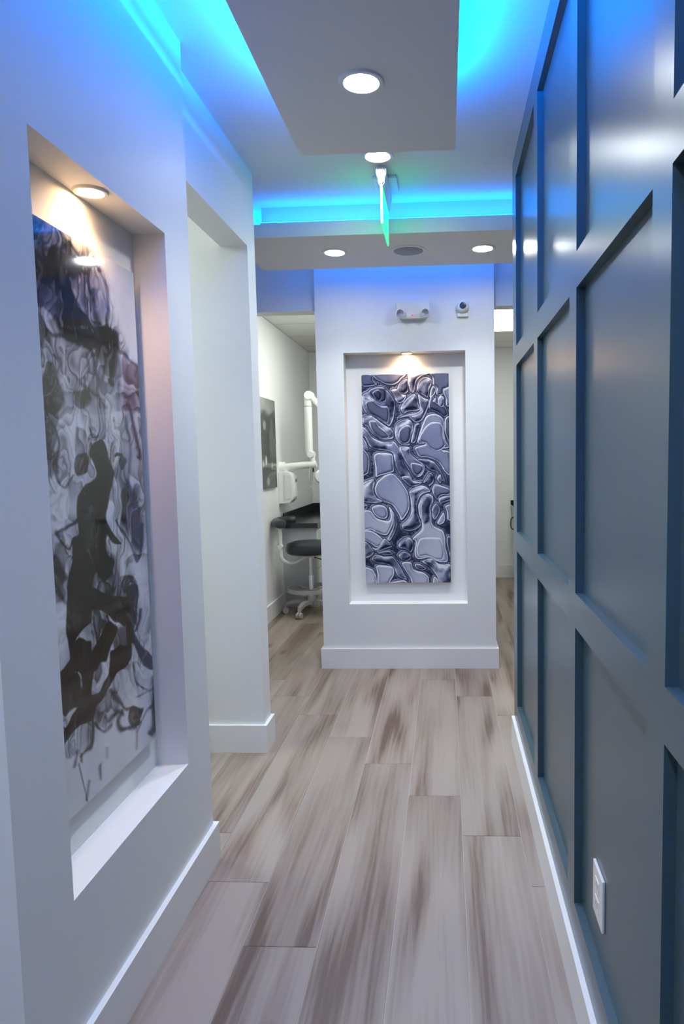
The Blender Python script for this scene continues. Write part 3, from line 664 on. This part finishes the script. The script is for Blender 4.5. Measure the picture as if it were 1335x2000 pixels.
def smoke_art(nu, nv):
    X, Y = uv_to_art([(18.34, 391.16), (260.18, 533.71), (304.76, 1438.93), (97.60, 1639.38)], nu, nv)
    wx = (fbm(X/26, Y/60, 61, 2)-.5)*13; wy = (fbm(X/26, Y/60, 71, 2)-.5)*30
    X2, Y2 = X+wx, Y+wy
    wx2 = (fbm(X/20, Y/44, 161, 2)-.5)*34; wy2 = (fbm(X/20, Y/44, 171, 2)-.5)*70
    def fold(fx, fy, seed, k):
        n = fbm((X+wx2)/fx, (Y+wy2)/fy, seed, 2)*k; q = n-np.floor(n)
        return q**2.0*(1-ss(.90, 1.0, q))                                    # soft on one side, crisp on the other
    f1, f2, f3 = fold(40, 150, 81, 7), fold(22, 90, 87, 5), fold(13, 120, 93, 4)
    fil = np.clip(.55*f1+.5*f2*f1+.45*f3*f2+.2*f2, 0, 1)
    veil = np.clip(fbm((X+wx2*.5)/30, (Y+wy2*.5)/110, 191, 3)*2.4-.7, 0, 1)
    D = np.zeros(X.shape); tint = np.zeros(X.shape+(4,))
    def put(den, k):
        nonlocal D
        D = D+den; tint[..., k] += den
    for pts, den, soft, k in POLY:
        d = sdf(catmull(pts, 6, .75), X2, Y2, soft*3+8)
        m = ss(-soft*.7, soft*1.2, d)
        if den < 1.3: tex = .22+1.5*fil+.55*veil
        else: tex = .50+.9*fil+.35*veil
        put(m*den*tex, k)
        put(.35*min(den, 1.2)*np.exp(-((d-1)/(1.3+soft*.12))**2)*(.3+.9*fbm(X/12, Y/25, 55)), k)   # denser outline of each veil
    for pts, w, den, k in STROKE:
        p = np.array([list(v) for v in smooth_curve([(a, b, 0) for a, b in pts], 5)])[:, :2]
        x0, y0 = p.min(0)-25; x1, y1 = p.max(0)+25
        m = (X2 > x0) & (X2 < x1) & (Y2 > y0) & (Y2 < y1)
        if not m.any(): continue
        px, py = X2[m], Y2[m]; best = np.full(px.shape, 1e9)
        for a, b in zip(p, p[1:]):
            dd = b-a; t = np.clip(((px-a[0])*dd[0]+(py-a[1])*dd[1])/(dd@dd+1e-9), 0, 1)
            best = np.minimum(best, (px-a[0]-t*dd[0])**2+(py-a[1]-t*dd[1])**2)
        q = np.zeros(X.shape); q[m] = den*np.exp(-best/(w*w)*1.3); put(q*(.35+.9*veil+.3*fil), k)
    # loose threads between the folds; the upper right and the foot of the sheet stay clear
    lim = np.interp(Y, [400, 480, 560, 640, 700, 760, 1600], [120, 180, 222, 236, 262, 300, 330])
    clear = 1-ss(-14, 4, X-lim)
    foot = 1-ss(1330, 1420, Y-(260-X)*.6)
    put((.9*fil*veil+.22*fil+.10*veil)*clear*foot, 0)
    put(.05*veil+.03, 0)
    D = np.minimum(D, 2.7)
    w = tint/(tint.sum(-1, keepdims=True)+1e-6)
    absb = w @ np.array([(1.02, 1.05, 1.0), (1.1, 1.06, .90), (1.0, 1.03, 1.05), (.92, 1.12, 1.0)])
    paper = np.array((.86, .86, .885))
    return paper*np.exp(-D[..., None]*absb) + .03
art('smoke_print', 'tall black and white ink smoke print in the left wall niche', (-.885, 1.405, 1.909), (0, .558, 0), (0, 0, -1.369), (1, 0, 0), smoke_art(210, 680), .0135)

# ------------------------------------------------------------------ left treatment room
# small grey print on the room wall
def small_art(nu, nv):
    u, v = np.meshgrid(np.linspace(0, 1, nu), np.linspace(0, 1, nv))
    V = .62-.25*u+.12*fbm(u*4, v*6, 11)
    dark = ss(.16, .24, v+.18*(u-.3)**2)*.40
    V = V-dark*(1-.5*ss(.55, .62, u)*ss(.30, .40, v)*(1-ss(.62, .70, v)))
    for c in (.40, .50, .585): V = V-.16*np.exp(-((v-c)/.008)**2)*(u < .55)
    for cu, cv, ru, rv, a in ((.30, .30, .10, .06, .35), (.75, .28, .10, .08, .2), (.35, .69, .06, .06, .6), (.72, .76, .07, .06, .5), (.18, .72, .06, .05, .4), (.45, .92, .12, .06, .25)):
        V = V + a*np.exp(-(((u-cu)/ru)**2+((v-cv)/rv)**2)**2)
    for cu, cv, ru, rv, a in ((.30, .17, .22, .04, .2), (.74, .80, .03, .03, .5), (.5, .83, .4, .015, .2), (.5, .61, .45, .015, .15)):
        V = V - a*np.exp(-(((u-cu)/ru)**2+((v-cv)/rv)**2)**2)
    V = np.clip(V+.06*(fbm(u*12, v*18, 21)-.5), .05, .9)
    return V[..., None]*np.array((1.0, 1.0, .985))
art('grey_print', 'small grey and white print on the wall of the left treatment room', (XW+.02, 5.47, 1.885), (0, .53, 0), (0, 0, -.755), (1, 0, 0), small_art(60, 90), .014)

# wall mounted x-ray unit
t = thing('xray_unit', 'white wall-mounted dental x-ray arm in the left treatment room', 'x-ray unit', (XW, 6.2, .97))
o0 = Vector((XW, 6.2, .97))
def rel(*p): return Vector(p)-o0
bm = bmesh.new()
prof = [(0, 0), (.095, .005), (.132, .04), (.142, .14), (.134, .25), (.112, .287), (.05, .295), (0, .29)]
va = [bm.verts.new((x, -.085, z)) for x, z in prof]; vb = [bm.verts.new((x, .085, z)) for x, z in prof]
bm.faces.new(va); bm.faces.new(vb[::-1])
for i in range(len(prof)): j = (i+1) % len(prof); bm.faces.new((va[i], vb[i], vb[j], va[j]))
o = obj('control_box', bm, M_WHITE, t, False, .006)
bm = bmesh.new()
prof2 = [(.055, .04), (.118, .05), (.128, .14), (.115, .255), (.06, .262)]
va = [bm.verts.new((x, -.091, z)) for x, z in prof2]; vb = [bm.verts.new((x, -.085, z)) for x, z in prof2]
bm.faces.new(va); bm.faces.new(vb[::-1])
for i in range(len(prof2)): j = (i+1) % len(prof2); bm.faces.new((va[i], vb[i], vb[j], va[j]))
obj('side_cover', bm, M_CABW, o)
o = box('display', XW+.134, XW+.146, 6.14, 6.26, 1.03, 1.21, M_CABW, t, .002)
box('screen', XW+.1445, XW+.1475, 6.165, 6.235, 1.165, 1.195, pmat('grey lcd', (.12, .16, .17), .2, noise=.05), o)
tube('arm_mount', [rel(XW, 6.2, 1.300), rel(XW+.05, 6.2, 1.300)], .050, M_WHITE, t, 24)
tube('pivot_neck', [rel(XW+.06, 6.2, 1.255), rel(XW+.06, 6.2, 1.295)], .022, M_WHITE, t, 16)
tube('swing_arm', smooth_curve([rel(XW+.035, 6.2, 1.302), rel(XW+.06, 6.2, 1.303), rel(-1.20, 6.2, 1.325), rel(-1.185, 6.2, 1.326)], 4), [.024]+[.032]*10+[.030, .022][0:2], M_WHITE, t, 20)
tube('riser', [rel(-1.21, 6.2, 1.33), rel(-1.21, 6.2, 1.42)], .024, M_WHITE, t, 16)
tube('lower_joint', [rel(-1.222, 6.155, 1.415), rel(-1.222, 6.175, 1.415), rel(-1.222, 6.25, 1.415)], [.028, .034, .034], M_WHITE, t, 24)
tube('lift_arm', [rel(-1.240, 6.2, 1.41), rel(-1.240, 6.2, 1.45), rel(-1.238, 6.2, 1.86), rel(-1.236, 6.2, 1.945)], [.030, .036, .036, .036], M_WHITE, t, 24)
tube('arm_collar', [rel(-1.238, 6.2, 1.845), rel(-1.238, 6.2, 1.853)], .0375, M_GREY, t, 24)
tube('upper_joint', [rel(-1.225, 6.15, 1.945), rel(-1.225, 6.17, 1.945), rel(-1.225, 6.25, 1.945)], [.036, .042, .042], M_WHITE, t, 24)
tube('fore_arm', [rel(-1.215, 6.2, 1.935), rel(-1.12, 6.2, 1.84), rel(-.98, 6.2, 1.60), rel(-.98, 6.2, 1.33)], .030, M_WHITE, t, 18)
tube('head_neck', [rel(-.98, 6.2, 1.34), rel(-.98, 6.2, 1.22)], .024, M_WHITE, t, 16)
bm = bmesh.new(); add_lathe(bm, [(0, -.10), (.05, -.10), (.065, -.085), (.068, 0), (.064, .08), (.045, .10), (0, .10)], 28, Matrix.Translation(rel(-1.122, 6.2, 1.212)) @ Matrix.Rotation(PI/2, 4, 'X'))
obj('tube_head', bm, M_WHITE, t, True)
bm = bmesh.new(); add_lathe(bm, [(.040, -.112), (.066, -.112), (.066, -.104), (.040, -.104)], 28, Matrix.Translation(rel(-1.122, 6.2, 1.212)) @ Matrix.Rotation(PI/2, 4, 'X'))
obj('collimator_ring', bm, M_GREY, t, True)
cable = tube('sensor_cable', smooth_curve([(-1.232, 6.17, 1.30), (-1.236, 6.15, 1.20), (-1.205, 6.15, 1.13), (-1.228, 6.15, 1.12), (-1.20, 6.15, 1.28), (-1.21, 6.15, 1.10), (-1.195, 6.15, 1.02), (-1.14, 6.15, .985), (-1.06, 6.15, 1.0)], 10), .0035, M_GREY, None, 8)
tag(cable, 'thin grey cable looping down from the x-ray arm', 'cable')
o = tube('cable_plug', [(-1.196, 6.15, 1.255), (-1.198, 6.15, 1.292)], .007, M_BLACK, cable, 10)

# counter along the left wall
yc0, xc1, zc_ = 6.20, -1.18, .785
t = thing('counter_cabinet', 'grey base cabinet under the black counter in the left treatment room', 'cabinet', ((XW+xc1)/2, (yc0+YBK)/2, 0))
box('carcass', XW, xc1-.02, yc0+.015, YBK, .0, zc_-.045, M_CAB, t)
for a, b in ((.10, .36), (.37, .54), (.55, .72)):
    for ya, yb in ((yc0+.02, 6.94), (6.95, 7.69)):
        d = box('drawer', xc1-.02, xc1-.002, ya, yb, a, b, M_CABW, t, .002)
        tube('handle', [Vector((.012, -.07, 0)), Vector((.030, -.06, 0)), Vector((.030, .06, 0)), Vector((.012, .07, 0))], .005, M_DARKM, d, 8)
t = thing('countertop', 'black stone counter top with splash strip in the left treatment room', 'counter top', ((XW+xc1)/2, (yc0+YBK)/2, zc_-.045))
box('slab', XW, xc1, yc0-.01, YBK, zc_-.045, zc_, M_STONE, t, .002)
box('backsplash', XW, XW+.012, 6.26, YBK, zc_, zc_+.09, M_STONE, t)
box('backsplash', XW+.012, xc1, YBK-.012, YBK, zc_, zc_+.09, M_STONE, t)

# assistant stool
sx_, sy_ = -1.205, 5.95
t = thing('dental_stool', 'black padded dental stool with foot ring and casters in the left treatment room', 'stool', (sx_, sy_, 0))
lathe('seat', [(0, .540), (.185, .540), (.210, .556), (.217, .590), (.202, .628), (.145, .648), (0, .655)], M_VINYL, t, n=48)
lathe('seat_pan', [(0, .505), (.05, .505), (.06, .515), (.16, .530), (.195, .546), (0, .547)], M_WHITE, t, n=40)
lathe('gas_lift', [(.014, .30), (.014, .50), (.03, .506), (.05, .51), (0, .51), (0, .30)], M_CHROME, t, n=20)
lathe('lift_sleeve', [(0, .10), (.022, .10), (.022, .34), (.018, .345), (0, .345)], M_CHROME, t, n=20)
lathe('hub', [(0, .085), (.04, .085), (.04, .135), (.028, .16), (0, .16)], M_GREY, t, n=24)
bm = bmesh.new(); NR = 40
rp = [(.205, .205), (.212, .205), (.212, .240), (.205, .240)]
rr = [[bm.verts.new((a*math.cos(2*PI*i/NR), a*math.sin(2*PI*i/NR), z)) for a, z in rp] for i in range(NR)]
for i in range(NR):
    for k in range(4): bm.faces.new((rr[i][k], rr[(i+1) % NR][k], rr[(i+1) % NR][(k+1) % 4], rr[i][(k+1) % 4]))
ring = obj('foot_ring', bm, M_GREY, t, True)
bm = bmesh.new()
for i in range(4):
    a = PI/4+PI/2*i; add_tube(bm, [(.018*math.cos(a), .018*math.sin(a), .215), (.207*math.cos(a), .207*math.sin(a), .215)], .008, 8)
obj('ring_spoke', bm, M_GREY, ring, True)
base_ang = math.atan2(5.731-sy_, -1.27-sx_)
for i in range(5):
    a = base_ang+2*PI/5*i; ca, sa = math.cos(a), math.sin(a)
    bm = bmesh.new()
    sec = [(.03, .098, .026, .018), (.10, .115, .024, .016), (.17, .108, .020, .014), (.225, .088, .018, .013), (.232, .066, .016, .012)]
    rings = []
    for rr_, z, w, h in sec:
        rings.append([bm.verts.new((rr_*ca - s*w*sa, rr_*sa + s*w*ca, z+q*h)) for s, q in ((-1, -1), (1, -1), (1, 1), (-1, 1))])
    for A, B in zip(rings, rings[1:]):
        for k in range(4): bm.faces.new((A[k], A[(k+1) % 4], B[(k+1) % 4], B[k]))
    bm.faces.new(rings[0][::-1]); bm.faces.new(rings[-1])
    leg = obj('leg', bm, M_GREY, t, True)
    for s in (-1, 1):
        M = Matrix.Translation((.232*ca - s*.014*sa, .232*sa + s*.014*ca, .028)) @ Matrix.Rotation(a, 4, 'Z') @ Matrix.Rotation(PI/2, 4, 'X')
        bm = bmesh.new(); add_lathe(bm, [(0, -.011), (.024, -.011), (.028, -.006), (.028, .006), (.024, .011), (0, .011)], 20, M)
        obj('caster', bm, M_GREY, leg, True)
# arm bar and torso pad
tube('arm_bar', smooth_curve([(-.03, -.03, .52), (-.12, -.08, .47), (-.17, -.13, .475), (-.215, -.17, .52), (-.222, -.18, .60), (-.222, -.18, .70), (-.222, -.18, .80)], 6), .016, M_WHITE, t, 14)
o = tube('arm_clamp', [(-.222, -.205, .625), (-.222, -.155, .625)], .022, M_WHITE, t, 8)
pad = smooth_curve([(-.155, -.245, .822), (-.205, -.235, .824), (-.262, -.13, .826), (-.275, 0, .826), (-.235, .12, .826), (-.165, .18, .826)], 8)
o = tube('arm_pad', pad, [.018, .036]+[.044]*(len(pad)-4)+[.036, .018], M_VINYL, t, 16)
for v in o.data.vertices: v.co.z = .826+(v.co.z-.826)*.85
tube('pad_plate', [(-.222, -.18, .778), (-.222, -.18, .790)], .035, M_WHITE, t, 16)
tube('height_lever', [(.02, -.02, .515), (.10, -.08, .50), (.16, -.11, .495)], .005, M_DARKM, t, 8)

# ------------------------------------------------------------------ right treatment room
t = thing('base_cabinet', 'white base cabinet with black bow handle at the right hand room back wall', 'cabinet', (1.15, 7.2, 0))
box('carcass', .765, 1.595, 6.4, YBK-.017, .1, .79, M_CABW, t)
box('toe_kick', .82, 1.595, 6.4, YBK-.017, 0, .1, M_CABW, t)
d = box('door', .745, .765, 7.05, 7.69, .11, .78, M_CABW, t, .002)
d2 = box('door', .745, .765, 6.41, 7.04, .11, .78, M_CABW, t, .002)
for q, yy in ((d, .20), (d2, .20)):
    tube('handle', smooth_curve([(-.008, yy, .25), (-.035, yy, .23), (-.042, yy, .18), (-.035, yy, .13), (-.008, yy, .11)], 4), .006, M_BLACK, q, 8)
t = thing('countertop', 'black counter top at the back wall of the right hand room', 'counter top', (1.15, 7.2, .79))
box('slab', .725, 1.6, 6.38, YBK, .79, .83, M_STONE, t, .002)
box('backsplash', .725, 1.6, YBK-.014, YBK, .83, .875, M_STONE, t)
